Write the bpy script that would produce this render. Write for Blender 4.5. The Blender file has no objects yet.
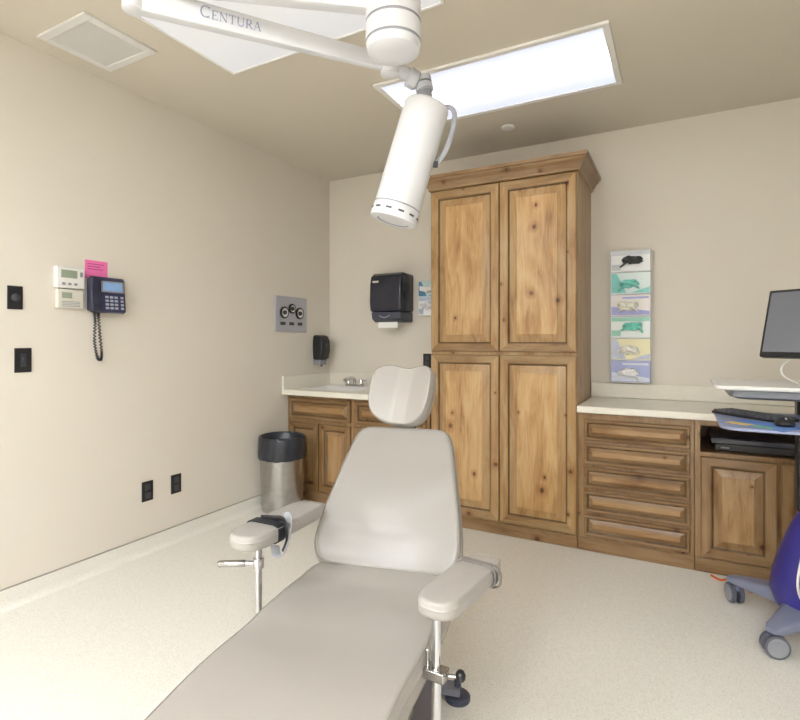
import bpy, bmesh, math, random
from mathutils import Vector, Matrix, noise
random.seed(4)
SC=bpy.context.scene
try: SC.view_settings.view_transform='Standard'
except Exception: pass
V=Vector
# ---------------------------------------------------------------- materials
def lin(c):
    o=[]
    for v in c:
        v/=255.0
        o.append(v/12.92 if v<=.04045 else ((v+.055)/1.055)**2.4)
    return (o[0],o[1],o[2],1)
def newmat(name):
    m=bpy.data.materials.new(name); m.use_nodes=True
    nt=m.node_tree; b=nt.nodes['Principled BSDF']
    return m,nt,b
def N(nt,t,**k):
    n=nt.nodes.new(t)
    for a,v in k.items(): setattr(n,a,v)
    return n
def ramp(nt,stops):
    r=N(nt,'ShaderNodeValToRGB'); e=r.color_ramp.elements
    while len(e)<len(stops): e.new(.5)
    for i,(p,c) in enumerate(stops):
        e[i].position=p; e[i].color=c
    return r
MC={}
def mat(name,c,rough=.5,metal=0,var=.06,scale=8,bump=0,bscale=200,emit=0,trans=0,spec=.5,coat=0):
    if name in MC: return MC[name]
    m,nt,b=newmat(name); L=nt.links
    tc=N(nt,'ShaderNodeTexCoord'); no=N(nt,'ShaderNodeTexNoise')
    no.inputs['Scale'].default_value=scale; no.inputs['Detail'].default_value=4
    L.new(tc.outputs['Object'],no.inputs['Vector'])
    c0=lin(c); lo=tuple(x*(1-var) for x in c0[:3])+(1,); hi=tuple(min(1,x*(1+var)) for x in c0[:3])+(1,)
    r=ramp(nt,[(.3,lo),(.7,hi)]); L.new(no.outputs['Fac'],r.inputs['Fac'])
    L.new(r.outputs['Color'],b.inputs['Base Color'])
    b.inputs['Roughness'].default_value=rough; b.inputs['Metallic'].default_value=metal
    b.inputs['Specular IOR Level'].default_value=spec
    b.inputs['Coat Weight'].default_value=coat
    if trans: b.inputs['Transmission Weight'].default_value=trans
    if emit:
        L.new(r.outputs['Color'],b.inputs['Emission Color']); b.inputs['Emission Strength'].default_value=emit
    if bump:
        n2=N(nt,'ShaderNodeTexNoise'); n2.inputs['Scale'].default_value=bscale; n2.inputs['Detail'].default_value=3
        L.new(tc.outputs['Object'],n2.inputs['Vector'])
        bp=N(nt,'ShaderNodeBump'); bp.inputs['Strength'].default_value=bump; bp.inputs['Distance'].default_value=.002
        L.new(n2.outputs['Fac'],bp.inputs['Height']); L.new(bp.outputs['Normal'],b.inputs['Normal'])
    MC[name]=m; return m
def wood(name,axis,tint=1.0,grey=0.0,red=0.0):
    if name in MC: return MC[name]
    m,nt,b=newmat(name); L=nt.links
    tc=N(nt,'ShaderNodeTexCoord'); oi=N(nt,'ShaderNodeObjectInfo')
    mul=N(nt,'ShaderNodeMath',operation='MULTIPLY'); mul.inputs[1].default_value=23.0
    L.new(oi.outputs['Random'],mul.inputs[0])
    add=N(nt,'ShaderNodeVectorMath',operation='ADD'); L.new(tc.outputs['Object'],add.inputs[0]); L.new(mul.outputs[0],add.inputs[1])
    def mp(sc):
        q=N(nt,'ShaderNodeMapping'); q.inputs['Scale'].default_value=sc; L.new(add.outputs[0],q.inputs['Vector']); return q
    z=axis=='z'
    sp=N(nt,'ShaderNodeSeparateXYZ'); L.new(add.outputs[0],sp.inputs[0])
    cb=N(nt,'ShaderNodeCombineXYZ'); L.new(sp.outputs[0],cb.inputs[0]); L.new(sp.outputs[2],cb.inputs[1])
    mk=N(nt,'ShaderNodeMapping'); mk.inputs['Scale'].default_value=(1,.8,1) if z else (.8,1,1); L.new(cb.outputs[0],mk.inputs['Vector'])
    vo=N(nt,'ShaderNodeTexVoronoi',voronoi_dimensions='2D'); vo.inputs['Scale'].default_value=5.6
    L.new(mk.outputs[0],vo.inputs['Vector'])
    sx=N(nt,'ShaderNodeSeparateColor'); L.new(vo.outputs['Color'],sx.inputs[0])
    gt=N(nt,'ShaderNodeMath',operation='LESS_THAN'); gt.inputs[1].default_value=.58; L.new(sx.outputs[0],gt.inputs[0])
    sz=N(nt,'ShaderNodeMath',operation='MULTIPLY_ADD'); sz.inputs[1].default_value=1.0; sz.inputs[2].default_value=.42; L.new(sx.outputs[1],sz.inputs[0])
    dv_=N(nt,'ShaderNodeMath',operation='DIVIDE'); L.new(vo.outputs['Distance'],dv_.inputs[0]); L.new(sz.outputs[0],dv_.inputs[1])
    kd=N(nt,'ShaderNodeMath',operation='ADD'); L.new(gt.outputs[0],kd.inputs[0]); L.new(dv_.outputs[0],kd.inputs[1])
    n1=N(nt,'ShaderNodeTexNoise'); n1.inputs['Scale'].default_value=1.0; n1.inputs['Detail'].default_value=3; n1.inputs['Distortion'].default_value=1.4
    L.new(mp((5,5,1.7) if z else (1.7,5,5)).outputs[0],n1.inputs['Vector'])
    n3=N(nt,'ShaderNodeTexNoise'); n3.inputs['Scale'].default_value=1.0; n3.inputs['Detail'].default_value=7; n3.inputs['Distortion'].default_value=1.5; n3.inputs['Roughness'].default_value=.64
    L.new(mp((26,26,2.6) if z else (2.6,26,26)).outputs[0],n3.inputs['Vector'])
    n2=N(nt,'ShaderNodeTexNoise'); n2.inputs['Scale'].default_value=1.5; n2.inputs['Detail'].default_value=4
    L.new(mp((150,150,4) if z else (4,150,150)).outputs[0],n2.inputs['Vector'])
    av=N(nt,'ShaderNodeMath',operation='MULTIPLY_ADD'); av.inputs[1].default_value=.48; L.new(n3.outputs['Fac'],av.inputs[0])
    hf=N(nt,'ShaderNodeMath',operation='MULTIPLY'); hf.inputs[1].default_value=.52; L.new(n1.outputs['Fac'],hf.inputs[0]); L.new(hf.outputs[0],av.inputs[2])
    t=tint
    def c(a): 
        q=lin(a); g=(q[0]+q[1]+q[2])/3
        q=[x+(g-x)*grey for x in q[:3]]
        return (q[0]*t*(1+red),q[1]*t*(1-red*.4),q[2]*t*(1-red*.2),1)
    r1=ramp(nt,[(.31,c((146,102,58))),(.42,c((188,143,88))),(.53,c((212,171,116))),(.68,c((228,193,142)))])
    L.new(av.outputs[0],r1.inputs['Fac'])
    r2=ramp(nt,[(.3,(.8,.72,.64,1)),(.52,(1,1,1,1))]); L.new(n2.outputs['Fac'],r2.inputs['Fac'])
    mx=N(nt,'ShaderNodeMixRGB',blend_type='MULTIPLY'); mx.inputs[0].default_value=.5
    L.new(r1.outputs[0],mx.inputs[1]); L.new(r2.outputs[0],mx.inputs[2])
    nz=N(nt,'ShaderNodeMath',operation='MULTIPLY_ADD'); nz.inputs[1].default_value=.09; L.new(n3.outputs['Fac'],nz.inputs[0]); L.new(kd.outputs[0],nz.inputs[2])
    r3=ramp(nt,[(.07,(.12,.06,.03,1)),(.09,(.30,.17,.09,1)),(.115,(.76,.62,.49,1)),(.23,(1,1,1,1))]); L.new(nz.outputs[0],r3.inputs['Fac'])
    m2=N(nt,'ShaderNodeMixRGB',blend_type='MULTIPLY'); m2.inputs[0].default_value=.9
    L.new(mx.outputs[0],m2.inputs[1]); L.new(r3.outputs[0],m2.inputs[2])
    L.new(m2.outputs[0],b.inputs['Base Color'])
    b.inputs['Roughness'].default_value=.30
    MC[name]=m; return m
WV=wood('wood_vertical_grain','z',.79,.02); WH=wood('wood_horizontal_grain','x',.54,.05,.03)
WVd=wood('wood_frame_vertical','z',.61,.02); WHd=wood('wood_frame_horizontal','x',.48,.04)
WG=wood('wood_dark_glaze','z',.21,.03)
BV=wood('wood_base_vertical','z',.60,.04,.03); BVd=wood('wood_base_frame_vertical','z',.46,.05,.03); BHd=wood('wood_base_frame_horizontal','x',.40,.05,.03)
SETT=[WV,WH,WVd,WHd,WG]; SETB=[BV,WH,BVd,BHd,WG]
WALL=mat('wall_paint',(222,215,203),.7,var=.012,scale=1.5,bump=.12,bscale=150,spec=.3)
CEIL=mat('ceiling_paint',(215,207,192),.8,var=.012,scale=1.5,bump=.12,bscale=150,spec=.2)
def floormat():
    m,nt,b=newmat('speckled_vinyl_floor'); L=nt.links
    tc=N(nt,'ShaderNodeTexCoord')
    n=N(nt,'ShaderNodeTexNoise'); n.inputs['Scale'].default_value=250; n.inputs['Detail'].default_value=3
    L.new(tc.outputs['Object'],n.inputs['Vector'])
    r=ramp(nt,[(.34,lin((214,208,197))),(.46,lin((229,225,216))),(.58,lin((233,230,222))),(.72,lin((239,237,231)))]); L.new(n.outputs['Fac'],r.inputs['Fac'])
    L.new(r.outputs[0],b.inputs['Base Color']); b.inputs['Roughness'].default_value=.4; b.inputs['Specular IOR Level'].default_value=.35
    return m
FLOOR=floormat()
COUNTER=mat('cream_solid_surface',(230,225,212),.3,var=.02,scale=60)
WHITE=mat('white_plastic',(228,226,222),.4,var=.02)
OFFW=mat('offwhite_plastic',(216,212,200),.45,var=.02)
LAMPW=mat('white_enamel',(210,210,213),.28,var=.01)
BLACK=mat('black_plastic',(30,30,33),.35,var=.1)
DARK=mat('dark_grey_plastic',(60,62,68),.4,var=.08)
GREY=mat('grey_plastic',(140,142,148),.45,var=.05)
CHROME=mat('chrome_metal',(205,205,208),.18,metal=1,var=.02)
STEEL=mat('brushed_steel',(180,178,176),.24,metal=1,var=.08,scale=30)
VINYL=mat('taupe_vinyl_lit',(168,162,156),.27,var=.02,scale=5,bump=.2,bscale=350)  # seat copy, lightened in colour to stand in for missing overhead light
VINYLL=mat('light_vinyl',(166,161,156),.29,var=.02,scale=5,bump=.2,bscale=350)
VINYLB=mat('back_vinyl_shaded',(154,149,144),.27,var=.02,scale=5,bump=.2,bscale=350)  # same vinyl as the seat, darkened in colour to even out the lighting
SHELL=mat('beige_shell',(196,190,178),.4,var=.02)
NAVY=mat('navy_plastic',(48,52,84),.4,var=.1)
# ---------------------------------------------------------------- builders
WL={}
def frame(o,x,y,z):
    M=Matrix.Identity(4)
    for i,c in enumerate((x,y,z,o)):
        for j in range(3): M[j][i]=c[j]
    return M
class MB:
    def __init__(s,M=None): s.bm=bmesh.new(); s.M=M
    def v(s,p):
        p=V(p)
        if s.M is not None: p=s.M@p
        return s.bm.verts.new(p)
    def f(s,vs,m=0):
        try:
            q=s.bm.faces.new(vs); q.material_index=m; return q
        except ValueError: return None
    def box(s,x0,x1,y0,y1,z0,z1,m=0):
        a=[s.v((x,y,z)) for z in (z0,z1) for x,y in ((x0,y0),(x1,y0),(x1,y1),(x0,y1))]
        for q in ((3,2,1,0),(4,5,6,7),(0,1,5,4),(1,2,6,5),(2,3,7,6),(3,0,4,7)): s.f([a[i] for i in q],m)
        return s
    def loops(s,ls,m=0,cap0=True,cap1=True,ms=None):
        R=[[s.v(p) for p in l] for l in ls]; n=len(R[0])
        for i in range(len(R)-1):
            mm=m if ms is None else ms[i]
            for k in range(n): s.f([R[i][k],R[i][(k+1)%n],R[i+1][(k+1)%n],R[i+1][k]],mm if not isinstance(mm,(list,tuple)) else mm[k])
        if cap0: s.f(R[0][::-1],m if ms is None else (ms[0] if not isinstance(ms[0],(list,tuple)) else 0))
        if cap1: s.f(R[-1],m if ms is None else (ms[-1] if not isinstance(ms[-1],(list,tuple)) else 0))
        return s
    def lathe(s,o,ax,prof,n=32,m=0,cap=True,ms=None):
        ax=V(ax).normalized(); t=V((1,0,0)) if abs(ax.x)<.8 else V((0,1,0))
        u=ax.cross(t).normalized(); w=ax.cross(u); o=V(o); ls=[]
        for d,r in prof:
            ls.append([o+ax*d+(u*math.cos(2*math.pi*k/n)+w*math.sin(2*math.pi*k/n))*max(r,1e-4) for k in range(n)])
        return s.loops(ls,m,cap,cap,ms)
    def cyl(s,p0,p1,r,r1=None,n=24,m=0):
        p0=V(p0);p1=V(p1); return s.lathe(p0,p1-p0,[(0,r),((p1-p0).length,r if r1 is None else r1)],n,m)
    def tube(s,pts,r,n=10,m=0,sm=4,rr=None):
        P=smooth(pts,sm) if sm>1 else [V(p) for p in pts]
        ls=[];up=None
        for i,p in enumerate(P):
            t=(P[min(i+1,len(P)-1)]-P[max(i-1,0)]).normalized()
            if up is None:
                up=V((0,0,1)) if abs(t.z)<.9 else V((1,0,0))
            u=(up-t*up.dot(t)).normalized(); w=t.cross(u); up=u
            r1=r; r2=r
            if rr: r1,r2=rr
            ls.append([p+u*math.cos(2*math.pi*k/n)*r1+w*math.sin(2*math.pi*k/n)*r2 for k in range(n)])
        return s.loops(ls,m)
    def prism(s,poly,a,b,axis='x',m=0):
        def P(q,t):
            return {'x':(t,q[0],q[1]),'y':(q[0],t,q[1]),'z':(q[0],q[1],t)}[axis]
        return s.loops([[P(q,a) for q in poly],[P(q,b) for q in poly]],m)
    def cushion(s,out,th,bend=None,m=0,rings=(.95,.88,.76,.62,.48,.34,.2,.08),crown=.06,ctr=None):
        n=len(out); cx=sum(p[0] for p in out)/n; cy=sum(p[1] for p in out)/n
        if ctr: cx,cy=ctr
        prof=[(.90,-.5),(.965,-.47),(.99,-.36),(1,-.15),(1,.04),(1.004,.07),(1.012,.10),(1.004,.13),(1,.16),(.996,.3),(.988,.42),(.978,.47),(.970,.44),(.962,.47)]+[(f,.5+crown*(1-f)) for f in rings]
        def P(f,h):
            l=[]
            for x,y in out:
                q=(cx+(x-cx)*f,cy+(y-cy)*f,h*th)
                l.append(bend(*q) if bend else q)
            return l
        bot=[(f,-.5) for f in rings[::-1]]
        return s.loops([P(*q) for q in bot+prof],m)
    def done(s,name,mats,parent=None,bevel=0,seg=2,sm=35,sub=0,kind=None,label=None):
        bm=s.bm
        bmesh.ops.recalc_face_normals(bm,faces=bm.faces[:])
        xs=[v.co for v in bm.verts]
        c=V([(min(p[i] for p in xs)+max(p[i] for p in xs))/2 for i in range(3)])
        bmesh.ops.translate(bm,verts=bm.verts[:],vec=-c)
        me=bpy.data.meshes.new(name); bm.to_mesh(me); bm.free()
        if not isinstance(mats,(list,tuple)): mats=[mats]
        for q in mats: me.materials.append(q)
        if sm:
            for p in me.polygons: p.use_smooth=True
            me.set_sharp_from_angle(angle=math.radians(sm))
        ob=bpy.data.objects.new(name,me); SC.collection.objects.link(ob)
        place(ob,c,parent)
        if bevel:
            b=ob.modifiers.new('bevel','BEVEL'); b.width=bevel; b.segments=seg; b.limit_method='ANGLE'; b.angle_limit=math.radians(35)
        if sub:
            b=ob.modifiers.new('sub','SUBSURF'); b.levels=sub; b.render_levels=sub
        if kind: ob['kind']=kind
        if label: ob['label']=label
        return ob
def place(ob,w,parent=None):
    WL[ob.name]=V(w)
    if parent is not None:
        ob.parent=parent; ob.location=V(w)-WL[parent.name]
    else: ob.location=V(w)
def smooth(pts,k=4,closed=False):
    P=[V(p) for p in pts]; n=len(P); out=[]
    rng=n if closed else n-1
    for i in range(rng):
        if closed: a,b,c,d=P[(i-1)%n],P[i],P[(i+1)%n],P[(i+2)%n]
        else: a,b,c,d=P[max(i-1,0)],P[i],P[i+1],P[min(i+2,n-1)]
        for j in range(k):
            t=j/k
            out.append(.5*((2*b)+(c-a)*t+(2*a-5*b+4*c-d)*t*t+(3*b-a-3*c+d)*t**3))
    if not closed: out.append(P[-1])
    return out
def out2(pts,k=5): return [(p.x,p.y) for p in smooth([(a,b,0) for a,b in pts],k,True)]
def rrect(x0,x1,y0,y1,r,n=6):
    o=[]
    for cx,cy,a in ((x1-r,y0+r,-90),(x1-r,y1-r,0),(x0+r,y1-r,90),(x0+r,y0+r,180)):
        for k in range(n+1):
            t=math.radians(a+90*k/n); o.append((cx+r*math.cos(t),cy+r*math.sin(t)))
    return o
def thing(name,loc,label,cat,group=None):
    e=bpy.data.objects.new(name,None); e.empty_display_size=.1; SC.collection.objects.link(e)
    place(e,loc); e['label']=label; e['category']=cat
    if group: e['group']=group
    return e
def tag(o,label,cat,group=None):
    o['label']=label; o['category']=cat
    if group: o['group']=group
    return o
# ---------------------------------------------------------------- room
YB=3.83; XR=4.0; YF=-3.4; H=2.71
def st(n,b,m): return MB().box(*b).done(n,m,kind='structure',sm=0)
st('floor',(-.1,XR+.1,YF-.1,YB+.1,-.1,0),FLOOR)
st('ceiling',(-.1,XR+.1,YF-.1,YB+.1,H,H+.1),CEIL)
st('wall_left',(-.1,0,YF-.1,YB+.1,0,H),WALL)
st('wall_back',(0,XR,YB,YB+.1,0,H),WALL)
st('wall_right',(XR,XR+.1,YF-.1,YB+.1,0,H),WALL)
st('wall_front',(0,XR,YF-.1,YF,0,H),WALL)
cove=[(0.0,0.0),(.035,0.0),(.02,.006),(.010,.018),(.006,.035),(.006,.09),(.004,.094),(0.0,.094)]
b=MB(); b.loops([[(x,y,z) for x,z in cove] for y in (YF,3.275)]); b.done('baseboard_left',FLOOR,kind='structure')
MB().box(0,.008,YF,3.275,.094,.099).done('trim_1',mat('trim_strip',(168,163,154),.4),kind='structure')
# ---------------------------------------------------------------- cabinets
def rectloop(x0,x1,z0,z1,o,y): return [(x0+o,y,z0+o),(x1-o,y,z0+o),(x1-o,y,z1-o),(x0+o,y,z1-o)]
def panel(name,parent,x0,x1,z0,z1,y,fw=.07,horiz=False,rise=.036,ws=SETB):
    R=lambda o,d: rectloop(x0,x1,z0,z1,o,y-d)
    fr=[3,2,3,2] if not horiz else [3,3,3,3]
    ce=[0,0,0,0] if not horiz else [1,1,1,1]
    cd=[2,2,2,2] if not horiz else [3,3,3,3]
    ls=[R(0,0),R(0,.014),R(.005,.021),R(fw-.012,.021),R(fw-.006,.017),R(fw-.002,.010),R(fw+.003,.007),R(fw+rise,.017),R(fw+rise+.003,.0195)]
    b=MB(); b.loops(ls,ms=[4,fr,fr,fr,4,4,cd,ce],cap1=False)
    l=[b.v(p) for p in R(fw+rise+.003,.0195)]; b.f(l,1 if horiz else 0)
    bmesh.ops.remove_doubles(b.bm,verts=b.bm.verts[:],dist=1e-5)
    return b.done(name,ws,parent,sm=20)
YD=3.29
t=thing('tall_cabinet',(1.765,3.55,0),'tall knotty alder cupboard with four raised-panel doors and crown moulding','cabinet')
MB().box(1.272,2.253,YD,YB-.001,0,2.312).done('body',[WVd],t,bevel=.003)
MB().box(1.272,2.253,YD-.012,YD,0,.075).done('base_rail',[BHd],t,bevel=.003)
b=MB(); ls=[]
for z,o in ((2.300,.003),(2.308,.016),(2.320,.018),(2.328,.024),(2.348,.034),(2.366,.052),(2.376,.057),(2.380,.066),(2.400,.068)):
    ls.append([(1.272-o,YD-o,z),(2.253+o,YD-o,z),(2.253+o,YB-.001,z),(1.272-o,YB-.001,z)])
b.loops(ls); b.done('crown_moulding',[BHd],t,sm=15)
for x0,x1 in ((1.276,1.763),(1.768,2.249)):
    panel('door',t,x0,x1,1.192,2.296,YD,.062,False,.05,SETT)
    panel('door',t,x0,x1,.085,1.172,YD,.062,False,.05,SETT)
t=thing('drawer_cabinet',(2.56,3.55,0),'knotty alder base cabinet with five stacked raised-panel drawers','cabinet')
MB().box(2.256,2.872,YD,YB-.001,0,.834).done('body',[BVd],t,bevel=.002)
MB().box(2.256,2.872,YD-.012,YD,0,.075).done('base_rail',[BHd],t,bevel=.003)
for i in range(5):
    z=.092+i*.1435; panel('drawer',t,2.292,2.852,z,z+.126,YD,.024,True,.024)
t=thing('base_cabinet',(3.43,3.55,0),'knotty alder base cabinet with open shelf niche above raised-panel doors','cabinet')
b=MB(); b.box(2.874,3.995,YD,YB-.001,0,.655); b.box(2.874,2.90,YD,YB-.001,.655,.834); b.box(3.97,3.995,YD,YB-.001,.655,.834)
b.box(2.90,3.97,YB-.02,YB-.001,.655,.834); b.box(2.90,3.97,YD,YB-.02,.803,.834)
b.done('body',[BVd],t)
MB().box(2.874,3.995,YD-.012,YD,0,.075).done('base_rail',[BHd],t,bevel=.003)
for x0,x1 in ((2.902,3.245),(3.262,3.606),(3.623,3.966)): panel('door',t,x0,x1,.085,.632,YD,.058,False,.04)
for k,(xa,xb) in enumerate(((.003,.636),(.638,1.270))):
    t=thing('sink_cabinet' if k==0 else 'base_cabinet',((xa+xb)/2,3.55,0),
      'knotty alder base cabinet under the sink' if k==0 else 'knotty alder base cabinet between sink unit and tall cupboard','cabinet')
    yl=3.265
    MB().box(xa,xb,yl,YB-.001,0,.66).box(xa,xb,yl,yl+.02,.66,.834).done('body',[BVd],t)
    MB().box(xa,xb,yl-.010,yl,0,.075).done('base_rail',[BHd],t,bevel=.003)
    panel('drawer',t,xa+.02,xb-.02,.64,.805,yl,.032,True,.026)
    xm=(xa+xb)/2
    panel('door',t,xa+.02,xm-.004,.09,.615,yl,.052,False,.036)
    panel('door',t,xm+.004,xb-.02,.09,.615,yl,.052,False,.036)
b=MB(); b.box(2.256,3.995,3.235,YB-.001,.8345,.875); b.box(2.256,3.995,YB-.02,YB-.001,.875,.978)
tag(b.done('countertop',COUNTER,bevel=.006),'cream solid-surface worktop with low backsplash','countertop')
b=MB()
sx0,sx1,sy0,sy1=.13,.62,3.33,3.63
yc=3.19
b.box(.001,1.203,yc,YD-.07,.8345,.875); b.box(.001,1.270,YD-.07,sy0,.8345,.875); b.box(.001,1.270,sy1,YB-.001,.8345,.875)
b.box(.001,sx0,sy0,sy1,.8345,.875); b.box(sx1,1.270,sy0,sy1,.8345,.875)
b.box(.001,1.270,YB-.02,YB-.001,.875,.978); b.box(.001,.022,yc,YB-.02,.875,.978)
tag(b.done('countertop',COUNTER,sm=0),'cream solid-surface worktop with sink cutout and backsplash','countertop')
t=thing('sink',(.375,3.48,.70),'white drop-in sink basin set in the cream worktop','sink')
b=MB(); ls=[]
for z,o in ((.8755,-.02),(.881,-.016),(.881,.006),(.872,.010),(.74,.03),(.715,.06),(.71,.12)):
    ls.append([(x,y,z) for x,y in rrect(sx0+o,sx1-o,sy0+o,sy1-o,.05)])
b.loops(ls,cap0=False); b.done('basin',WHITE,t)
MB().lathe((.375,3.48,.711),(0,0,1),[(0,.022),(.002,.022),(.003,.018)]).done('drain',CHROME,t)
t=thing('faucet',(.36,3.70,.875),'chrome two-handle faucet on worktop behind the sink','faucet')
b=MB(); b.prism(rrect(.27,.45,3.67,3.73,.028),.8755,.897,'z'); b.done('base_plate',CHROME,t,bevel=.005)
b=MB(); b.tube([(.36,3.70,.89),(.36,3.70,.93),(.36,3.66,.95),(.36,3.58,.945),(.36,3.555,.93)],.013); b.done('spout',CHROME,t)
for x,sg in ((.295,-1),(.425,1)):
    b=MB(); b.lathe((x,3.70,.89),(0,0,1),[(0,.02),(.03,.018),(.045,.014),(.05,.006)],16)
    if sg>0: b.box(x-.008,x+.053,3.693,3.707,.925,.935)
    else: b.box(x-.053,x+.008,3.693,3.707,.925,.935)
    b.done('handle',CHROME,t,bevel=.002)
# ---------------------------------------------------------------- ceiling fixtures
def diffuser(name,strength,lo,mid=(.94,.96,1,1)):
    m,nt,b=newmat(name); L=nt.links
    tc=N(nt,'ShaderNodeTexCoord')
    w=N(nt,'ShaderNodeTexWave'); w.bands_direction='Y'; w.inputs['Scale'].default_value=.32; w.inputs['Distortion'].default_value=0
    L.new(tc.outputs['Generated'],w.inputs['Vector'])
    r=ramp(nt,[(0,lo),(.6,mid),(1,(1,1,1,1))]); L.new(w.outputs['Fac'],r.inputs['Fac'])
    b.inputs['Base Color'].default_value=(.5,.5,.5,1); L.new(r.outputs[0],b.inputs['Emission Color']); b.inputs['Emission Strength'].default_value=strength
    return m
D1=diffuser('lit_diffuser',4.5,(.13,.145,.19,1),(.21,.22,.25,1)); D2=diffuser('dim_diffuser',.45,(.9,.9,.95,1)); D3=diffuser('fill_diffuser',31.0,(.85,.92,1,1),(.85,.92,1,1))
FR=mat('fixture_frame',(236,234,230),.5,var=.02)
def troffer(x0,x1,y0,y1,dm,label,w=.03,g='recessed ceiling light panels'):
    t=thing('ceiling_light',((x0+x1)/2,(y0+y1)/2,H-.014),label,'ceiling light',g)
    b=MB()
    for q in ((x0,x1,y0,y0+w),(x0,x1,y1-w,y1),(x0,x0+w,y0+w,y1-w),(x1-w,x1,y0+w,y1-w)): b.box(*q,H-.014,H-.0005)
    b.done('frame',FR,t)
    MB().box(x0+w,x1-w,y0+w,y1-w,H-.008,H-.0005).done('diffuser',dm,t,sm=0)
troffer(1.28,2.52,2.49,3.12,D1,'lit rectangular fluorescent ceiling panel with cream frame')
troffer(.69,1.92,1.41,2.02,D2,'plain white rectangular ceiling panel behind the lamp arm',.008)
for (x0,y0) in ((.7,-1.3),(2.5,-1.3),(2.5,-2.9),(.7,-2.9)): troffer(x0,x0+1.24,y0,y0+.63,D3,'added fill light panel, out of view over the rear of the room')  # unseen panels added behind the camera to fill the room with light
t=thing('air_vent',(.315,1.505,H-.015),'white square ceiling air vent with fine louvers','air vent')
b=MB()
for q in ((.13,.51,1.33,1.37),(.13,.51,1.65,1.69),(.13,.17,1.37,1.65),(.47,.51,1.37,1.65)): b.box(*q,H-.012,H-.0005)
b.done('frame',WHITE,t,bevel=.003)
b=MB(); b.box(.17,.47,1.37,1.65,H-.003,H-.0005,1)
for k in range(28):
    x=.172+k*.0107; b.box(x,x+.0065,1.37,1.65,H-.008,H-.003,0)
b.done('louvers',[WHITE,mat('vent_shadow_grey',(170,166,158),.6)],t,sm=0)
t=thing('sprinkler_cover',(1.78,3.42,H-.01),'small round white sprinkler cover on the ceiling','sprinkler')
MB().lathe((1.78,3.42,H-.0005),(0,0,-1),[(0,.045),(.010,.045),(.014,.038),(.015,.0)]).done('cover',WHITE,t)
# ---------------------------------------------------------------- left wall things
def plate(name,y,z,w,h,label,cat,group=None,d=.006,m=BLACK):
    t=thing(name,(0.0,y,z-h/2),label,cat,group)
    MB().box(.0,d,y-w/2,y+w/2,z-h/2,z+h/2).done('cover_plate',m,t,bevel=.002); return t
t=plate('dimmer_switch',1.30,1.473,.066,.112,'black wall plate with round dimmer knob','switch')
MB().lathe((.006,1.30,1.473),(1,0,0),[(0,.02),(.012,.018),(.014,.015)]).done('knob',DARK,t)
t=plate('light_switch',1.334,1.172,.074,.118,'black wall plate with toggle light switch','switch')
MB().box(.006,.009,1.322,1.346,1.140,1.204).done('switch_frame',DARK,t,bevel=.001)
MB().box(.009,.018,1.328,1.340,1.168,1.186).done('toggle',DARK,t,bevel=.001)
for y,z in ((2.0,.367),(2.2,.363)):
    t=plate('power_outlet',y,z,.074,.118,'black electrical outlet on cream wall','outlet','black outlets low on the wall')
    for z0,z1 in ((z+.006,z+.042),(z-.042,z-.006)): MB().box(.006,.009,y-.017,y+.017,z0,z1).done('socket',DARK,t,bevel=.003)
LCD=mat('lcd_grey_green',(150,160,140),.3)
t=thing('thermostat',(0,1.545,1.535),'white digital thermostat with grey display','thermostat')
MB().box(.0,.03,1.472,1.617,1.537,1.648).done('housing',WHITE,t,bevel=.008,seg=3)
MB().box(.03,.0315,1.495,1.575,1.590,1.630).done('display',LCD,t)
for q in ((1.50,1.515,1.553,1.565),(1.53,1.545,1.553,1.565),(1.56,1.575,1.553,1.565),(1.59,1.602,1.60,1.625)):
    MB().box(.03,.033,*q).done('button',GREY,t,bevel=.001)
t=thing('thermostat',(0,1.545,1.43),'smaller white thermostat with window and lower vents','thermostat')
MB().box(.0,.028,1.478,1.612,1.432,1.532).done('housing',OFFW,t,bevel=.007,seg=3)
MB().box(.028,.0295,1.50,1.55,1.485,1.515).done('display',LCD,t)
b=MB()
for k in range(4): b.box(.028,.0295,1.50,1.59,1.443+k*.008,1.446+k*.008)
b.done('vent',GREY,t)
PINK=mat('pink_paper',(240,120,180),.7)
t=thing('pink_note',(0,1.694,1.615),'bright pink paper note taped above the phone','note')
MB().box(.0,.0015,1.632,1.756,1.600,1.702).done('sheet',PINK,t,sm=0)
b=MB(); 
for k,wd in enumerate((.09,.07,.085)): b.box(.0015,.0018,1.645,1.645+wd,1.680-k*.014,1.684-k*.014)
b.done('ink_lines',mat('dark_pink_ink',(170,60,120),.7),t)
# phone
t=thing('wall_phone',(0,1.735,1.40),'dark navy corded desk phone mounted on the wall','phone')
b=MB(); b.prism([(.0,1.43),(.045,1.415),(.065,1.425),(.05,1.60),(.035,1.615),(.0,1.60)],1.640,1.825,'y')
b.done('body',NAVY,t,bevel=.006,seg=3)
b=MB(); b.prism([(.055,1.42),(.085,1.425),(.09,1.445),(.078,1.465),(.072,1.555),(.078,1.575),(.078,1.60),(.06,1.612),(.04,1.60),(.055,1.51)],1.622,1.672,'y'); b.done('handset',mat('dark_blue_black',(38,40,60),.35),t,bevel=.008,seg=3)
MP=frame((.0665,-.018,1.42),(0,1,0),V((-.015,0,.175)).normalized(),V((.175,0,.015)).normalized())
MB(MP).box(1.705,1.835,.110,.172,-.002,.003).done('display_bezel',GREY,t,bevel=.002)
MB(MP).box(1.714,1.822,.118,.164,.003,.0042).done('display',mat('phone_lcd',(120,150,190),.3,emit=.3),t)
b=MB(MP)
for r in range(4):
    for c in range(3): b.box(1.725+c*.026,1.743+c*.026,.018+r*.02,.030+r*.02,-.001,.003)
for r in range(4): b.box(1.812,1.828,.018+r*.02,.030+r*.02,-.001,.003)
b.done('keypad',mat('key_grey',(165,170,185),.5),t,bevel=.001)
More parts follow.
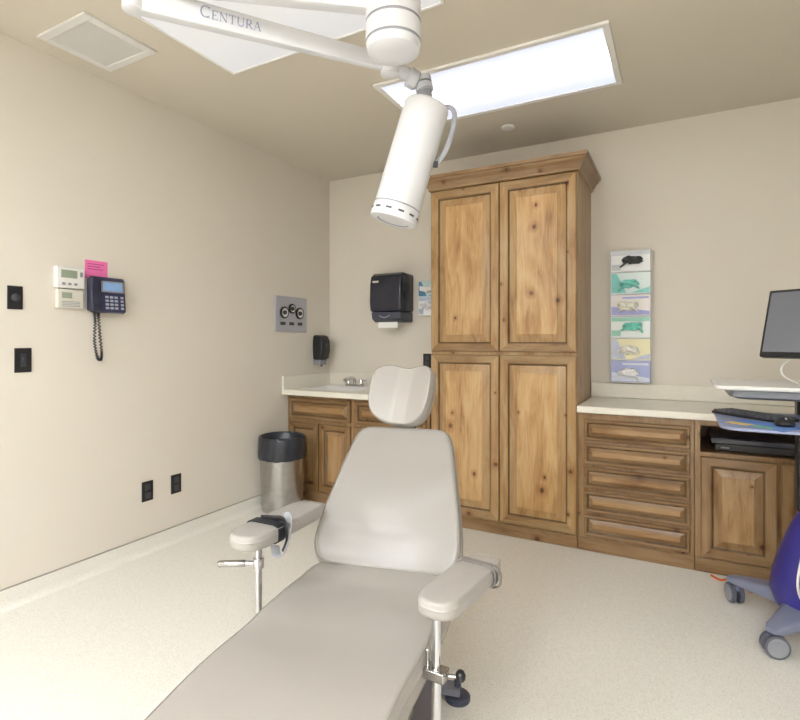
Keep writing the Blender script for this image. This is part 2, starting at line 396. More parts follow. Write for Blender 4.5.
pts=[(.06,1.647,1.42),(.055,1.654,1.36),(.05,1.654,1.26),(.045,1.672,1.18),(.04,1.692,1.16),(.035,1.702,1.20),(.03,1.695,1.30),(.03,1.687,1.40),(.03,1.687,1.42)]
P=smooth(pts,30); hp=[]
for i,p in enumerate(P):
    a=i*1.25; hp.append(p+V((math.cos(a)*.006,math.sin(a)*.006,0)))
b=MB(); b.tube(hp,.0035,6,sm=1); b.done('coiled_cord',BLACK,t)
# gas outlet plate
PL=mat('brushed_aluminium_plate',(182,182,192),.4,metal=.2,var=.04)
t=thing('medical_gas_outlet',(0,3.295,1.33),'brushed aluminium medical gas outlet panel with round ports','medical outlet')
MB().box(.0,.012,3.10,3.492,1.335,1.622).done('cover_plate',PL,t,bevel=.004)
for y,z,r in ((3.20,1.49,.048),(3.295,1.525,.040),(3.39,1.49,.048)):
    b=MB(); b.lathe((.012,y,z),(1,0,0),[(0,r),(.012,r),(.014,r-.012),(.010,r-.014),(.006,r-.014)],ms=[0,0,1,1]); pt=b.done('port',[BLACK,WHITE],t)
    MB().lathe((.02,y,z),(1,0,0),[(-.006,.018),(.012,.016),(.014,.008)],16).done('nozzle',DARK,pt)
for y in (3.19,3.295,3.40): MB().box(.012,.0135,y-.03,y+.03,1.39,1.415).done('tag_strip',DARK,t)
# soap dispenser
t=thing('soap_dispenser',(0,3.64,1.05),'black wall-mounted soap dispenser beside the sink','soap dispenser')
b=MB(); ls=[]
for z,o,dx in ((1.10,.012,.085),(1.115,.004,.10),(1.18,0,.112),(1.26,.0,.108),(1.30,.006,.09),(1.312,.02,.07)):
    ls.append([(x,y,z) for x,y in rrect(.0,dx,3.575+o,3.70-o,.02)])
b.loops(ls); b.done('cover',BLACK,t)
MB().box(.0,.08,3.59,3.685,1.055,1.10).done('push_bar',GREY,t,bevel=.008)
MB().lathe((.055,3.637,1.06),(0,0,-1),[(0,.012),(.02,.009)],12).done('nozzle',DARK,t)
MB().lathe((.106,3.637,1.225),(1,0,0),[(0,.02),(.005,.019),(.006,0.001)],16).done('emblem',DARK,t)
# ---------------------------------------------------------------- back wall things
t=thing('paper_towel_dispenser',(.71,3.72,1.40),'dark smoked-plastic paper towel dispenser on wall','paper towel dispenser')
SMOKE=mat('smoked_plastic',(40,42,54),.22,var=.15,scale=3)
b=MB(); b.prism([(3.83,1.81),(3.66,1.815),(3.62,1.79),(3.605,1.72),(3.60,1.58),(3.612,1.50),(3.83,1.50)],.565,.862,'x'); b.done('cover',SMOKE,t,bevel=.018,seg=4)
b=MB(); b.prism([(3.83,1.498),(3.615,1.498),(3.625,1.44),(3.67,1.415),(3.83,1.415)],.575,.852,'x'); b.done('lower_housing',mat('dark_slate_plastic',(66,70,86),.4),t,bevel=.010,seg=3)
MB().box(.62,.80,3.655,3.66,1.37,1.416).done('paper_towel',mat('paper_white',(238,238,236),.8),t)
pts=[(.655+.10*k/10,3.610,1.47-.018*math.sin(math.pi*k/10)) for k in range(11)]
MB().tube(pts,.005,8,sm=1).done('push_lever_mark',GREY,t)
MB().box(.60,.655,3.5985,3.6045,1.735,1.750).done('emblem',OFFW,t)
# glove boxes
def glovebox(x0,x1,z0,z1,ca,cb,cg,lab,grp,yb=3.829,dp=.075,style=0):
    yf=yb-dp
    t=thing('glove_box',((x0+x1)/2,yb-dp/2,z0),lab,'glove box',grp)
    A=mat('carton_%d_%d_%d'%ca,ca,.35,var=.03); B=mat('print_%d_%d_%d'%cb,cb,.35,var=.1,scale=20)
    MB().box(x0,x1,yf,yb-.006,z0,z1).done('carton',A,t,bevel=.002)
    w=x1-x0; h=z1-z0; cx=(x0+x1)/2+(.012 if style%2 else -.01); cz=(z0+z1)/2+(.006 if style==1 else -.004)
    b=MB()
    if style%3==0: b.prism([(x0+.004,z0+.004),(x0+w*.4,z0+.004),(x0+w*.15,z1-.004),(x0+.004,z1-.004)],yf-.0008,yf,'y'); b.prism([(x0+w*.5,z0+.004),(x1-.004,z0+.004),(x1-.004,z0+h*.3)],yf-.0008,yf,'y')
    elif style%3==1: b.box(x0+.004,x1-.004,yf-.0008,yf,z1-h*.22,z1-.004); b.box(x0+.004,x0+w*.25,yf-.0008,yf,z0+.01,z0+h*.35)
    else: b.prism([(x0+.004,z0+h*.45),(x0+.004,z0+.004),(x1-.004,z0+.004),(x1-.004,z0+h*.2)],yf-.0008,yf,'y'); b.box(x0+w*.3,x1-.01,yf-.0008,yf,z1-h*.2,z1-h*.1)
    b.done('printed_band',B,t,sm=0)
    o=[(cx+.062*math.cos(2*math.pi*k/24),cz+.024*math.sin(2*math.pi*k/24)) for k in range(24)]
    MB().prism(o,yf-.0014,yf-.0002,'y').done('opening',mat('opening_grey',(176,176,178),.6),t,sm=0)
    bm=bmesh.new(); bmesh.ops.create_icosphere(bm,subdivisions=4,radius=1)
    sd=random.random()*50
    for v in bm.verts:
        n=noise.noise(v.co*1.8+V((sd,0,0))); n2=noise.noise(v.co*5+V((0,sd,0))); k=1+.45*n+.25*n2
        v.co=V((cx+v.co.x*.054*k, yf-.016+v.co.y*.028*k, cz-.002+v.co.z*.024*(1+.8*n+.3*n2)))
    g=MB(); g.bm.free(); g.bm=bm
    rv=random.uniform
    for j in range(4):
        sg=-1 if j%2 else 1
        a0=V((cx+sg*.02,yf-.024,cz+rv(-.01,.01))); a1=a0+V((sg*rv(.02,.035),-rv(.0,.01),rv(-.03,.02))); a2=a1+V((sg*rv(.005,.02),.006,-rv(.005,.02)))
        g.tube([a0,a1,a2],.007,8,rr=(.006,.009))
    g.done('glove',mat('glove_%d_%d_%d'%cg,cg,.45,var=.14,scale=60),t,sm=60)
    return t
G='glove boxes stacked in wall rack'
specs=[((168,176,220),(214,220,236),(240,240,244),'blue-lilac glove box at the bottom of the rack',2),
((236,230,190),(196,204,226),(246,242,230),'pale yellow glove box with cream gloves',0),
((234,240,238),(150,204,186),(120,208,192),'white and green glove box with teal gloves',1),
((234,228,226),(164,164,216),(248,242,226),'cream and lilac glove box with cream gloves',2),
((226,240,240),(126,204,196),(128,210,200),'pale teal glove box with green gloves',0),
((240,241,243),(206,209,216),(60,62,64),'white glove box with a dark glove in the opening',1)]
for i,(ca,cb,cg,lab,stl) in enumerate(specs):
    z0=.992+i*.147
    glovebox(2.392,2.632,z0,z0+.139,ca,cb,cg,lab,G,style=stl)
ACR=mat('clear_acrylic',(214,218,222),.10,var=0)
t=thing('glove_box_rack',(2.512,3.80,.98),'pale clear wall rack holding six glove boxes','rack')
MB().box(2.388,2.636,3.8235,3.83,.985,1.872).done('back_panel',ACR,t)
for x in (2.3865,2.6340): MB().box(x,x+.0035,3.760,3.8235,.985,1.872).done('side_rail',ACR,t)
for i in range(6): MB().box(2.3905,2.6335,3.752,3.8235,.986+i*.147,.9915+i*.147).done('shelf',ACR,t)
glovebox(.935,1.12,1.62,1.745,(200,220,220),(90,140,180),(235,235,235),'pale teal glove box mounted behind the tall cupboard','glove boxes beside tall cupboard',yb=3.836,style=0)
glovebox(.935,1.12,1.468,1.619,(236,238,240),(180,192,214),(225,225,230),'white glove box mounted behind the tall cupboard','glove boxes beside tall cupboard',yb=3.836,style=1)
t=thing('power_outlet',(.985,3.83,1.04),'black electrical outlet above the worktop','outlet')
MB().box(.948,1.022,3.823,3.83,1.04,1.158).done('cover_plate',BLACK,t,bevel=.002)
for z0 in (1.105,1.057): MB().box(.968,1.002,3.820,3.823,z0,z0+.036).done('socket',DARK,t,bevel=.002)
# ---------------------------------------------------------------- trash can
t=thing('trash_can',(.175,2.995,0),'stainless steel round trash can lined with black bag','trash can')
c=(.175,2.995,0)
MB().lathe(c,(0,0,1),[(0,.142),(.008,.148),(.012,.152),(.02,.152),(.40,.164),(.50,.167)],40).done('bin',STEEL,t)
b=MB(); n=96; ls=[]
BAG=mat('black_bag',(40,44,54),.32,var=.2,scale=25)
for z,r,am in ((.390,.1690,.003),(.405,.1735,.006),(.44,.175,.007),(.48,.1735,.006),(.53,.1735,.005),(.552,.171,.002),(.556,.161,.002),(.54,.150,.003),(.40,.145,.004),(.30,.12,.01)):
    l=[]
    for k in range(n):
        a=2*math.pi*k/n; nv=noise.noise(V((math.cos(a)*5,math.sin(a)*5,z*9)))+.6*noise.noise(V((math.cos(a)*11,math.sin(a)*11,z*16)))
        rr=r+am*nv; low=.012*noise.noise(V((math.cos(a)*3,math.sin(a)*3,7))) if z<.42 else 0
        l.append((c[0]+rr*math.cos(a),c[1]+rr*math.sin(a),z+low+am*.4*nv))
    ls.append(l)
b.loops(ls,cap0=False); b.done('bin_liner',BAG,t,sm=60)
# ---------------------------------------------------------------- exam chair
J=V((1.885,1.57,.47)); d=V((.24,-.971,0)).normalized(); s=V((.971,.24,0)).normalized(); Z=V((0,0,1))
ch=thing('procedure_chair',(J.x,J.y,0),'grey-taupe vinyl reclining procedure chair with padded headrest and arm supports','chair')
def prof(pts):
    return [(w,l) for l,w in pts]+[(-w,l) for l,w in pts[::-1]]
def zoff(l):
    K=[(-.1,.0),(0,0),(.12,-.012),(.4,.0),(.7,.02),(.9,.02),(1.1,-.03),(1.35,-.14)]
    for (a,x),(b_,y) in zip(K,K[1:]):
        if l<=b_: 
            tt=(l-a)/(b_-a); tt=tt*tt*(3-2*tt); return x+(y-x)*tt
    return K[-1][1]
def wr(a,l,k=.0028): return k*noise.noise(V((a*9,l*9,3.3)))+k*.7*noise.noise(V((a*4,l*26,1.3)))*math.exp(-(l/.12)**2)
o=out2(prof([(-.03,.10),(-.025,.205),(.03,.250),(.15,.265),(.35,.262),(.55,.255),(.8,.245),(1.0,.225),(1.18,.18),(1.24,.10)]),6)
b=MB(frame(J+V((0,0,-.045)),s,d,Z)); b.cushion(o,.085,bend=lambda a,l,h:(a-.028*max(l,0),l,h+zoff(l)+ (.16*(a*a)+wr(a,l) if h>0 else 0)),rings=tuple(.945-.03*k for k in range(31)),crown=.05); b.done('seat_cushion',VINYL,ch,sm=60)
o=out2(prof([(.0,.10),(.01,.17),(.1,.20),(.4,.20),(.8,.18),(.95,.12)]),5)
b=MB(frame(J+V((0,0,-.20)),s,d,Z)); b.loops([[(x*f,y*g+ (1-g)*.45,z+ (zoff(y) if z>.05 else 0)) for x,y in o] for f,g,z in ((.6,.6,-.05),(.85,.85,0),(1,1,.06),(1.0,1.0,.112))]); b.done('seat_shell',SHELL,ch)
th=math.radians(35); bu=(-d*math.sin(th)+Z*math.cos(th)).normalized(); bn=s.cross(bu); 
if bn.z<0: bn=-bn
o=out2(prof([(-.015,.13),(-.01,.225),(.04,.265),(.14,.265),(.27,.243),(.40,.219),(.49,.197),(.53,.165),(.542,.09)]),6)
b=MB(frame(J-bn*.045,s,bu,bn)); b.cushion(o,.09,bend=lambda a,l,h:(a,l,h+(.6*a*a+wr(a,l) if h>0 else .2*a*a)),rings=tuple(.945-.03*k for k in range(31)),crown=.05); b.done('backrest',VINYLB,ch,sm=60)
o=out2(prof([(.03,.10),(.04,.18),(.2,.19),(.4,.16),(.47,.14),(.48,.08)]),5)
b=MB(frame(J-bn*.112,s,bu,bn)); b.loops([[(x*f,y,z) for x,y in o] for f,z in ((.9,-.03),(1,-.01),(1,.03))]); b.done('back_shell',SHELL,ch)
th2=math.radians(24); rz=Matrix.Rotation(math.radians(-11),3,'Z'); ds=rz@d; hs=rz@s
hu=(-ds*math.sin(th2)+Z*math.cos(th2)).normalized(); hn=hs.cross(hu)
if hn.z<0: hn=-hn
HC=V((1.782,1.940,1.024))
half=[(0,.122),(.03,.128),(.065,.131),(.100,.122),(.128,.095),(.138,.045),(.136,-.02),(.124,-.075),(.092,-.110),(.045,-.124),(0,-.126)]
o=out2(half+[(-x,y) for x,y in half[-2:0:-1]],6)
b=MB(frame(HC,hs,hu,hn)); b.cushion(o,.08,bend=lambda a,l,h:(a,l,h+((.58*math.sqrt(max(abs(a)-.025,0)**2+.0004)-.012) if h>0 else .40*abs(a))),rings=tuple(.94-.03*k for k in range(31)),crown=.05,ctr=(0,-.01)); b.done('headrest',VINYLL,ch,sm=60)
b=MB()
for k in (-.035,.035): b.cyl(J+bu*.42-bn*.085+s*k,HC-hn*.05+s*k-hu*.05,.008)
b.cyl(HC-hn*.05+s*.05-hu*.02,HC-hn*.05-s*.05-hu*.02,.012); b.done('headrest_bar',CHROME,ch)
def armpad(cx,cy,cz,rot,hl,hw,th_):
    y=V((math.sin(rot),-math.cos(rot),0)); x=V((math.cos(rot),math.sin(rot),0))
    b=MB(frame((cx,cy,cz),x,y,Z)); o=out2([(hw*.55,-hl),(hw*.90,-hl*.82),(hw,-hl*.2),(hw*1.02,hl*.45),(hw*.95,hl*.8),(hw*.5,hl),(-hw*.5,hl),(-hw*.95,hl*.8),(-hw*1.02,hl*.45),(-hw,-hl*.2),(-hw*.90,-hl*.82),(-hw*.55,-hl)],5)
    b.cushion(o,th_,rings=(.93,.85,.7,.5,.3,.1),crown=.12); return b.done('armrest_pad',VINYLL,ch,sm=60),x,y
def strap(c,x,y,hw,ht,wd,m,name='strap'):
    o=rrect(-hw,hw,-ht,ht,min(ht,hw)*.8,5); b=MB(frame(c,x,Z,y))
    R2=lambda e,w:[(p[0]+math.copysign(e,p[0]),p[1]+math.copysign(e,p[1]),w) for p in o]
    ls=[R2(0,-wd/2),R2(.003,-wd/2),R2(.003,wd/2),R2(0,wd/2),R2(0,-wd/2)]
    b.loops(ls,cap0=False,cap1=False); return b.done(name,m,ch)
_,x,y=armpad(1.622,1.33,.655,math.radians(2),.19,.062,.044)
dy=.02
strap(V((1.622,1.245+dy,.654)),x,y,.065,.028,.034,mat('strap_black',(36,37,42),.6))
b=MB(); b.tube([(1.665,1.29+dy,.684),(1.692,1.285+dy,.690),(1.714,1.26+dy,.66),(1.708,1.235+dy,.605),(1.688,1.225+dy,.594),(1.67,1.235+dy,.618)],.003,8,rr=(.020,.003)); b.done('strap_cuff',mat('strap_light_grey',(176,177,182),.6),ch)
b=MB(); b.tube([(1.585,1.265+dy,.6835),(1.63,1.265+dy,.689),(1.684,1.262+dy,.692),(1.711,1.245+dy,.645),(1.705,1.232+dy,.607)],.002,8,rr=(.009,.003)); b.done('strap_webbing',BLACK,ch)
_,x,y=armpad(2.302,1.262,.635,math.radians(-6),.162,.053,.042)
SP=V((2.311,1.348,.634)); TA=mat('strap_taupe',(128,123,118),.6)
strap(SP,x,y,.056,.0265,.020,TA)
b=MB(); b.tube([SP+x*.050+V((0,0,.028)),SP+x*.068+V((0,0,.012)),SP+x*.068+V((0,0,-.020)),SP+x*.048+V((0,0,-.030))],.002,8,rr=(.002,.009)); b.done('strap_loop',TA,ch)
b=MB(); b.cyl((1.62,1.235,.63),(1.62,1.235,.36),.011); b.box(1.60,1.76,1.22,1.25,.345,.37); b.box(1.595,1.65,1.18,1.40,.622,.633); b.done('arm_post',CHROME,ch)
ld=V((-.88,-.476,-.03)); p0=V((1.62,1.235,.560))
b=MB(); b.lathe(p0+V((0,0,.015)),(0,0,-1),[(0,.017),(.03,.017)],20); b.cyl(p0,p0+ld*.045,.008); b.lathe(p0+ld*.04,ld,[(0,.008),(.004,.0105),(.085,.0105),(.09,.007)],16,m=1); b.done('arm_lever',[CHROME,STEEL],ch)
b=MB(); b.cyl((2.270,1.17,.61),(2.270,1.17,.20),.012); b.box(2.10,2.28,1.155,1.185,.19,.22); b.box(2.25,2.31,1.13,1.38,.602,.613); b.done('arm_post',CHROME,ch)
b=MB(); b.box(2.240,2.298,1.15,1.190,.432,.458); b.cyl((2.298,1.17,.446),(2.325,1.18,.446),.005); b.cyl((2.246,1.17,.45),(2.246,1.17,.500),.005); b.done('arm_clamp',STEEL,ch,bevel=.004)
b=MB(); b.lathe((2.318,1.178,.446),(.9,.35,.2),[(0,.005),(.003,.010),(.009,.0145),(.016,.0145),(.022,.010),(.025,.001)],20); b.done('clamp_knob',BLACK,ch)
b=MB(frame(V((J.x,J.y,0)),s,d,Z)); o=rrect(-.13,.13,.05,.50,.05)
b.loops([[(x_,y_,z) for x_,y_ in o] for z in (.03,.36)]); b.done('pedestal',SHELL,ch)
b=MB(frame(V((J.x,J.y,0)),s,d,Z)); o=rrect(-.20,.20,-.10,.62,.08)
b.loops([[(x_,y_,z) for x_,y_ in o] for z in (.02,.04)]+[[(x_*.95,.26+(y_-.26)*.96,.052) for x_,y_ in o]])
for sx_ in (-1,1):
    for ly in (-.08,.55): b.box(min(sx_*.15,sx_*.26),max(sx_*.15,sx_*.26),ly-.025,ly+.025,.022,.045)
b.done('base_plate',mat('slate_metal',(130,132,146),.35,metal=.2),ch)
for sx_ in (-1,1):
    for ly in (-.08,.55):
        b=MB(frame(V((J.x,J.y,0)),s,d,Z)); b.lathe((sx_*.25,ly,0),(0,0,1),[(0,.045),(.012,.045),(.018,.038),(.02,.012),(.075,.012)],28); b.done('levelling_foot',mat('dark_slate',(64,68,86),.35),ch)
# ---------------------------------------------------------------- surgical lamp
lp=thing('examination_lamp',(2.07,1.31,H),'white ceiling-mounted examination lamp with folding arm and cylindrical head','lamp')
b=MB(); b.lathe((2.07,1.31,H-.001),(0,0,-1),[(0,.12),(.02,.12),(.04,.10),(.05,.045),(.40,.045)],40); b.done('ceiling_post',LAMPW,lp)
HG=mat('seam_grey',(150,150,156),.4)
b=MB(); b.lathe((2.07,1.31,2.34),(0,0,-1),[(0,.06),(.01,.078),(.12,.080),(.150,.080),(.152,.077),(.156,.077),(.158,.080),(.206,.080),(.208,.077),(.212,.077),(.214,.079),(.235,.075),(.243,.062),(.247,.02)],48,ms=[0,0,0,1,1,1,0,1,1,1,0,0,0]); b.done('hub',[LAMPW,HG],lp)
EL=V((1.455,.918,0)); HB=V((2.07,1.31,0)); YK=V((1.94,1.52,0))
def beam(p0,p1,hw,hh,name,mt,taper=1):
    p0=V(p0);p1=V(p1); x_=(p1-p0).normalized(); y_=Z.cross(x_).normalized(); z_=x_.cross(y_); L=(p1-p0).length
    b=MB(frame(p0,y_,z_,x_)); o=rrect(-hw,hw,-hh,hh,.004,3)
    b.loops([[(a*f,c*f,l) for a,c in o] for l,f in ((0,1),(L*.9,taper+.05),(L,taper))]); return b.done(name,mt,lp,sm=25)
beam(EL+V((0,0,2.278)),HB+V((0,0,2.240)),.020,.024,'extension_arm',LAMPW)
b=MB(); b.lathe(EL+V((0,0,2.31)),(0,0,-1),[(0,.02),(.004,.029),(.118,.029),(.122,.022)],32); b.done('elbow_joint',LAMPW,lp)
A=EL+V((0,0,2.226)); B=YK+V((0,0,2.202))
beam(A,B,.018,.036,'spring_arm',LAMPW,.66)
ad=(B-A).normalized(); nn=V((ad.y,-ad.x,0)).normalized(); up=nn.cross(ad)*-1
if up.z<0: up=-up
INK=mat('blue_grey_ink',(130,134,164),.5)
def serif_word(o,size,word,mt):
    b=MB(); th=.0006
    def q(pts):
        P0=[o+ad*x*size+up*y*size for x,y in pts]
        b.loops([P0,[p+nn*th for p in P0]])
    def st_(x0,y0,x1,y1,w):
        dx,dy=x1-x0,y1-y0; l=math.hypot(dx,dy); nx,ny=-dy/l*w/2,dx/l*w/2
        q([(x0+nx,y0+ny),(x1+nx,y1+ny),(x1-nx,y1-ny),(x0-nx,y0-ny)])
    def arc(cx,cy,rx,ry,a0,a1,wf,n=14):
        for k in range(n):
            a=math.radians(a0+(a1-a0)*k/n); c_=math.radians(a0+(a1-a0)*(k+1)/n)
            st_(cx+rx*math.cos(a),cy+ry*math.sin(a),cx+rx*math.cos(c_),cy+ry*math.sin(c_),wf((a+c_)/2))
    K,T=.12,.05
    x=0
    for i,ch_ in enumerate(word):
        g=1.0 if i==0 else .76; X=x
        L_=lambda px,py,qx,qy,w: st_(X+px*g,py*g,X+qx*g,qy*g,w*g)
        S_=lambda px,py,w=.24: st_(X+(px-w/2)*g,py*g,X+(px+w/2)*g,py*g,.045*g)
        if ch_=='C': arc(X+.42*g,.5*g,.36*g,.47*g,48,312,lambda a:(T+(K-T)*abs(math.cos(a)))*g); L_(.70,.98,.70,.72,T); L_(.70,.02,.70,.24,T); wd=.82
        elif ch_=='E': L_(.16,0,.16,1,K); L_(.05,.98,.62,.98,T); L_(.05,.02,.64,.02,T); L_(.16,.51,.48,.51,T); L_(.61,1,.61,.82,T); L_(.63,0,.63,.2,T); L_(.47,.42,.47,.6,T); wd=.72
        elif ch_=='N': L_(.16,0,.16,1,T); L_(.78,0,.78,1,T); L_(.13,1,.79,0,K); S_(.14,.98); S_(.16,.02); S_(.78,.98); wd=.94
        elif ch_=='T': L_(.38,0,.38,1,K); L_(.04,.98,.72,.98,T); L_(.05,1,.05,.8,T); L_(.71,1,.71,.8,T); S_(.38,.02,.3); wd=.76
        elif ch_=='U': L_(.16,.3,.16,1,K); L_(.72,.3,.72,1,T); arc(X+.44*g,.31*g,.28*g,.29*g,180,360,lambda a:(T+(K-T)*.5)*g); S_(.16,.98,.28); S_(.72,.98,.24); wd=.88
        elif ch_=='R': L_(.16,0,.16,1,K); S_(.16,.02,.28); L_(.05,.98,.38,.98,T); L_(.16,.48,.38,.48,T); arc(X+.38*g,.73*g,.22*g,.25*g,-90,90,lambda a:(T+(K-T)*abs(math.cos(a)))*g); L_(.34,.48,.74,.0,K*.9); wd=.78
        elif ch_=='A': L_(.10,0,.42,1,T); L_(.42,1,.74,0,K); L_(.22,.34,.62,.34,T); S_(.10,.02); S_(.75,.02,.28); wd=.86
        x+=wd*g+.06
    return b.done('lettering',mt,lp,sm=0)
serif_word(A+ad*.174+nn*.0176-up*.012,.035,'CENTURA',INK)
K1=YK+V((0,0,2.196)); K2=V((2.020,1.60,2.150)); TOP=V((2.042,1.600,2.076)); BOT=V((1.940,1.540,1.675))
JG=mat('joint_grey',(184,185,190),.35)
b=MB(); b.lathe(K1+V((0,0,.034)),(0,0,-1),[(0,.02),(.004,.032),(.030,.032),(.031,.029),(.035,.029),(.036,.032),(.064,.032),(.068,.02)],28,ms=[0,0,1,1,1,0,0]); b.done('arm_joint',[LAMPW,HG],lp)
b=MB(); b.tube([K1,K1.lerp(K2,.5)+V((0,0,.004)),K2],.022,16); b.lathe(K1.lerp(K2,.55),K2-K1,[(0,.026),(.006,.033),(.034,.033),(.040,.026)],24); b.done('knuckle',JG,lp)
b=MB(); b.lathe(K2+V((0,0,.024)),TOP-K2+V((0,0,-.02)),[(0,.012),(.004,.030),(.024,.030),(.025,.025),(.030,.025),(.031,.030),(.052,.030),(.054,.022),(.10,.022)],24,ms=[0,0,1,1,1,0,0,1]); b.done('swivel',[JG,GREY],lp)
ax=(BOT-TOP).normalized(); L=(BOT-TOP).length
b=MB(); b.lathe(TOP,ax,[(0,.030),(.002,.066),(.006,.074),(.012,.0775),(L-.052,.0785),(L-.051,.0772),(L-.048,.0772),(L-.047,.0795),(L-.010,.0820),(L-.002,.081),(L,.078),(L+.001,.055),(L-.002,.052),(L-.002,.002)],56,ms=[0,0,0,0,1,1,1,0,0,0,0,1,0]); b.done('lamp_head',[LAMPW,HG],lp,sm=30)
t_=V((1,0,0)); u_=ax.cross(t_).normalized(); w_=ax.cross(u_)
for k in range(12):
    b=MB()
    a=2*math.pi*(k+.5)/12; rd=u_*math.cos(a)+w_*math.sin(a); tg=-u_*math.sin(a)+w_*math.cos(a)
    b.M=frame(TOP+ax*(L-.024)+rd*.0806,tg,ax,rd); b.box(-.010,.010,-.0032,.0032,-.002,.0014)
    b.M=None; b.done('vent_slot',DARK,lp)
R_=V((.8796,.4756,0))
b=MB(); b.tube([TOP+ax*.012+R_*.055,TOP+ax*.012+R_*.082,TOP+ax*.04+R_*.104,TOP+ax*.10+R_*.112,TOP+ax*.17+R_*.108,TOP+ax*.215+R_*.088],.006,12,sm=6,rr=(.009,.0045)); b.done('handle',mat('handle_grey',(160,161,168),.3),lp)
b=MB(); b.cyl(TOP+ax*.215+R_*.070,TOP+ax*.215+R_*.096,.011); b.done('handle_pivot',DARK,lp)
# ---------------------------------------------------------------- workstation
C0=V((3.33,2.80,0))
ws=thing('computer_cart',C0,'wheeled computer cart with violet-blue base, white top and keyboard tray','computer cart')
BLUE=mat('violet_blue_plastic',(54,50,134),.35,var=.08); SL=mat('slate_plastic',(124,128,150),.4,var=.05)
b=MB(); b.lathe(C0+V((0,0,.10)),(0,0,1),[(0,.12),(.02,.160),(.08,.178),(.16,.168),(.26,.140),(.36,.105),(.42,.075),(.45,.045)],40); b.done('base_housing',BLUE,ws)
LEG=((149,.345),(233,.32),(329,.31),(59,.31))
b=MB()
for a,rl in LEG:
    r=math.radians(a); D=V((math.cos(r),math.sin(r),0)); T=V((-D.y,D.x,0))
    b.M=frame(C0,T,Z,D); q=rl/.31
    b.loops([[(x_*w,z0+(y_)*h,l*q) for x_,y_ in rrect(-1,1,-1,1,.5,4)] for l,w,h,z0 in ((.02,.09,.035,.13),(.16,.065,.03,.125),(.26,.042,.022,.115),(.31,.034,.016,.110),(.335,.02,.010,.108))])
b.M=None; b.done('leg_frame',SL,ws)
for a,rl in LEG:
    r=math.radians(a); c=C0+V((math.cos(r),math.sin(r),0))*rl
    cs=MB(); cs.lathe(c+V((0,0,.106)),(0,0,-1),[(0,.010),(.02,.010),(.022,.026),(.04,.03),(.05,.022)],20)
    fork=cs.done('caster',SL,ws)
    wx=V((math.cos(r+.9),math.sin(r+.9),0))
    for sg in (-1,1):
        w=MB(); w.lathe(c+V((0,0,.046))+wx*sg*.008,wx*sg,[(0,.042),(.002,.046),(.018,.046),(.022,.038),(.022,.024),(.019,.018)],28,ms=[0,0,0,1,1]); w.done('wheel',[mat('wheel_grey',(84,86,98),.5),GREY],fork)
b=MB(); b.box(3.245,3.345,C0.y-.035,C0.y+.035,.53,1.04); b.done('column',BLACK,ws,bevel=.01)
b=MB(); b.prism(rrect(2.93,3.52,2.50,2.96,.04),1.065,1.083,'z'); b.done('work_surface',WHITE,ws,bevel=.006,seg=3)
b=MB(); b.loops([[(x_,y_,z) for x_,y_ in rrect(2.98+o,3.50-o,2.53+o,2.93-o,.04)] for z,o in ((1.025,.03),(1.035,.005),(1.064,.0))]); b.done('drawer_housing',GREY,ws)
TRAY=mat('blue_grey_tray',(146,154,184),.4,var=.04)
b=MB(); b.prism(rrect(2.935,3.46,2.26,2.80,.07),.935,.947,'z'); b.done('keyboard_tray',TRAY,ws,bevel=.005,seg=3)
b=MB(); b.box(3.26,3.36,2.66,2.80,.947,1.03); b.done('tray_bracket',DARK,ws)
ka=math.radians(-46); kx=V((math.cos(ka),math.sin(ka),0)); ky=V((-kx.y,kx.x,0))
KC=(3.070,2.60,.9475)
kb=thing('keyboard',KC,'black computer keyboard on the cart tray','keyboard')
MK=frame(KC,kx,ky,Z)
MB(MK).box(-.150,.150,-.058,.058,0,.012).done('keyboard_body',BLACK,kb,bevel=.003)
b=MB(MK)
for r in range(5):
    for c in range(13): b.box(-.144+c*.0223,-.127+c*.0223,-.052+r*.0213,-.036+r*.0213,.012,.019)
k=b.done('keys',mat('key_dark_grey',(92,94,100),.5),kb,sm=0); k['kind']='stuff'
p=MB(frame((3.095,2.375,.9475),V((.8,-.6,0)),V((.6,.8,0)),Z))
p.box(-.13,.10,-.09,.07,0,.001,0); p.box(-.12,-.03,-.085,-.03,.001,.0013,1); p.box(-.02,.05,-.085,-.04,.001,.0013,2)
tag(p.done('printed_sheet',[mat('sheet_blue',(100,136,206),.6),mat('sheet_yellow',(238,206,110),.6),mat('sheet_green',(130,190,140),.6)],sm=0),'blue and yellow printed sheet lying on the cart tray','paper')
mp_=(3.145,2.375)
ms=thing('computer_mouse',(mp_[0],mp_[1],.949),'black computer mouse on the printed sheet','mouse')
b=MB(); b.lathe((mp_[0],mp_[1],.949),(0,0,1),[(0,.030),(.010,.033),(.022,.028),(.031,.016),(.034,.001)],24); b.done('mouse_body',BLACK,ms)
MB().box(mp_[0]-.003,mp_[0]+.003,mp_[1]-.025,mp_[1]-.005,.977,.982).done('scroll_wheel',GREY,ms)
mo=thing('computer_monitor',(3.36,2.72,1.085),'black flat computer monitor with grey screen on cart stand','monitor')
mx_=V((.8,-.6,0)); mn=V((-.6,-.8,0)); ta=math.radians(15)
mz=(Z*math.cos(ta)-mn*math.sin(ta)); my=mx_.cross(mz)
MO=frame(V((3.128,2.795,1.188)),mx_,my,mz)
b=MB(MO); b.box(0,.50,0,.035,0,.305,0); b.done('monitor_casing',BLACK,mo,bevel=.006)
scr=MO@V((.25,-.002,.15)); dsg=1 if (V((2.8,0,1.27))-scr).dot(my)<0 else -1
yA,yB=(-.004,.001) if dsg==1 else (.034,.039)
MB(MO).box(.014,.486,yA,yB,.022,.291).done('screen',mat('grey_screen',(104,106,112),.18,var=.12,scale=2,emit=.25),mo,sm=0)
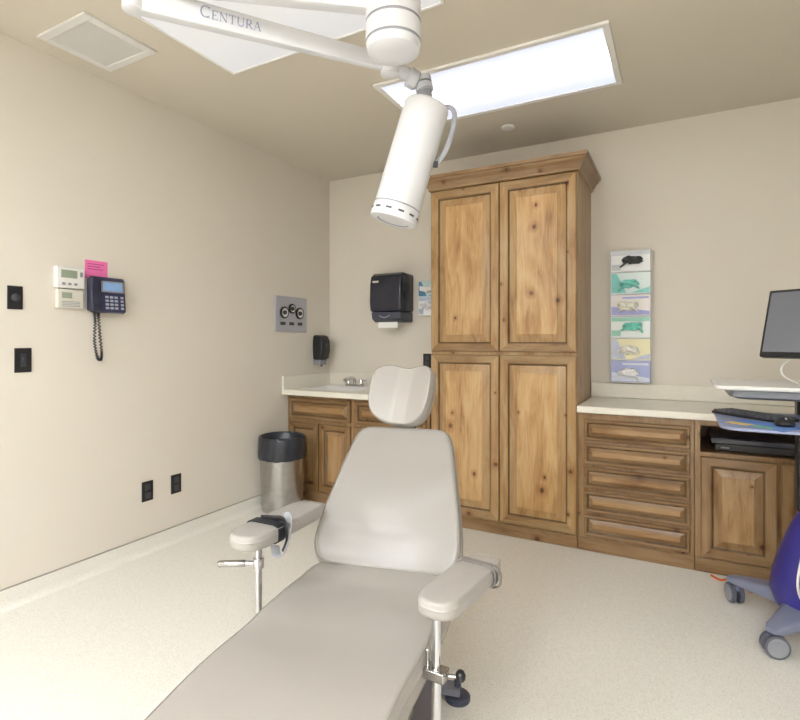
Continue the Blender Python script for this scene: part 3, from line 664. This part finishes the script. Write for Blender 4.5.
m0,m1=(.035,.07) if dsg==1 else (-.035,0)
b=MB(MO); b.box(.20,.30,m0,m1,.08,.2); b.done('mount',DARK,mo,bevel=.004)
ctr=MO@V((.25,(m0+m1)/2,.12))
b=MB(); b.tube([ctr,V((ctr.x+.01,ctr.y+.02,1.2)),V((3.37,2.72,1.10))],.018,12); b.prism(rrect(3.26,3.46,2.64,2.80,.03),1.0835,1.096,'z'); b.done('stand',DARK,mo)
b=MB(); b.tube([(3.26,2.72,1.22),(3.20,2.76,1.17),(3.19,2.74,1.12),(3.24,2.72,1.0865)],.004,8,sm=8); tag(b.done('cable',WHITE),'white cable hanging behind the monitor','cable')
b=MB(); b.tube([(3.24,2.62,1.02),(3.255,2.58,.9),(3.245,2.60,.5),(3.22,2.60,.30),(3.24,2.66,.2)],.005,8,sm=8); b.done('power_cord',WHITE,ws)
dv=thing('document_scanner',(3.2,3.55,.655),'black flat electronic device inside the cabinet niche','electronic device')
MB().box(2.97,3.42,3.36,3.72,.6555,.70).done('lower_body',BLACK,dv,bevel=.006)
MB().box(2.95,3.38,3.32,3.70,.70,.735).done('lid',SMOKE,dv,bevel=.008)
MB().box(3.0,3.04,3.357,3.36,.672,.680).done('indicator',GREY,dv)
b=MB(); b.tube([(2.95,3.24,.006),(2.99,3.20,.006),(3.04,3.235,.006),(3.08,3.19,.006),(3.12,3.12,.006)],.006,8); tag(b.done('extension_cord',mat('orange_rubber',(205,100,50),.5)),'short orange power cord lying on the floor','cable')
# ---------------------------------------------------------------- camera
cd=bpy.data.cameras.new('camera'); cam=bpy.data.objects.new('camera',cd); SC.collection.objects.link(cam)
cam.location=(2.80,0,1.27); cam.rotation_euler=(math.radians(90),0,math.radians(28.4))
cd.sensor_width=36; cd.lens=517/800*36; cd.shift_y=-.025; cd.clip_start=.05
SC.camera=cam
w=bpy.data.worlds.new('world'); SC.world=w; w.use_nodes=True
w.node_tree.nodes['Background'].inputs[0].default_value=(.8,.8,.8,1); w.node_tree.nodes['Background'].inputs[1].default_value=.3
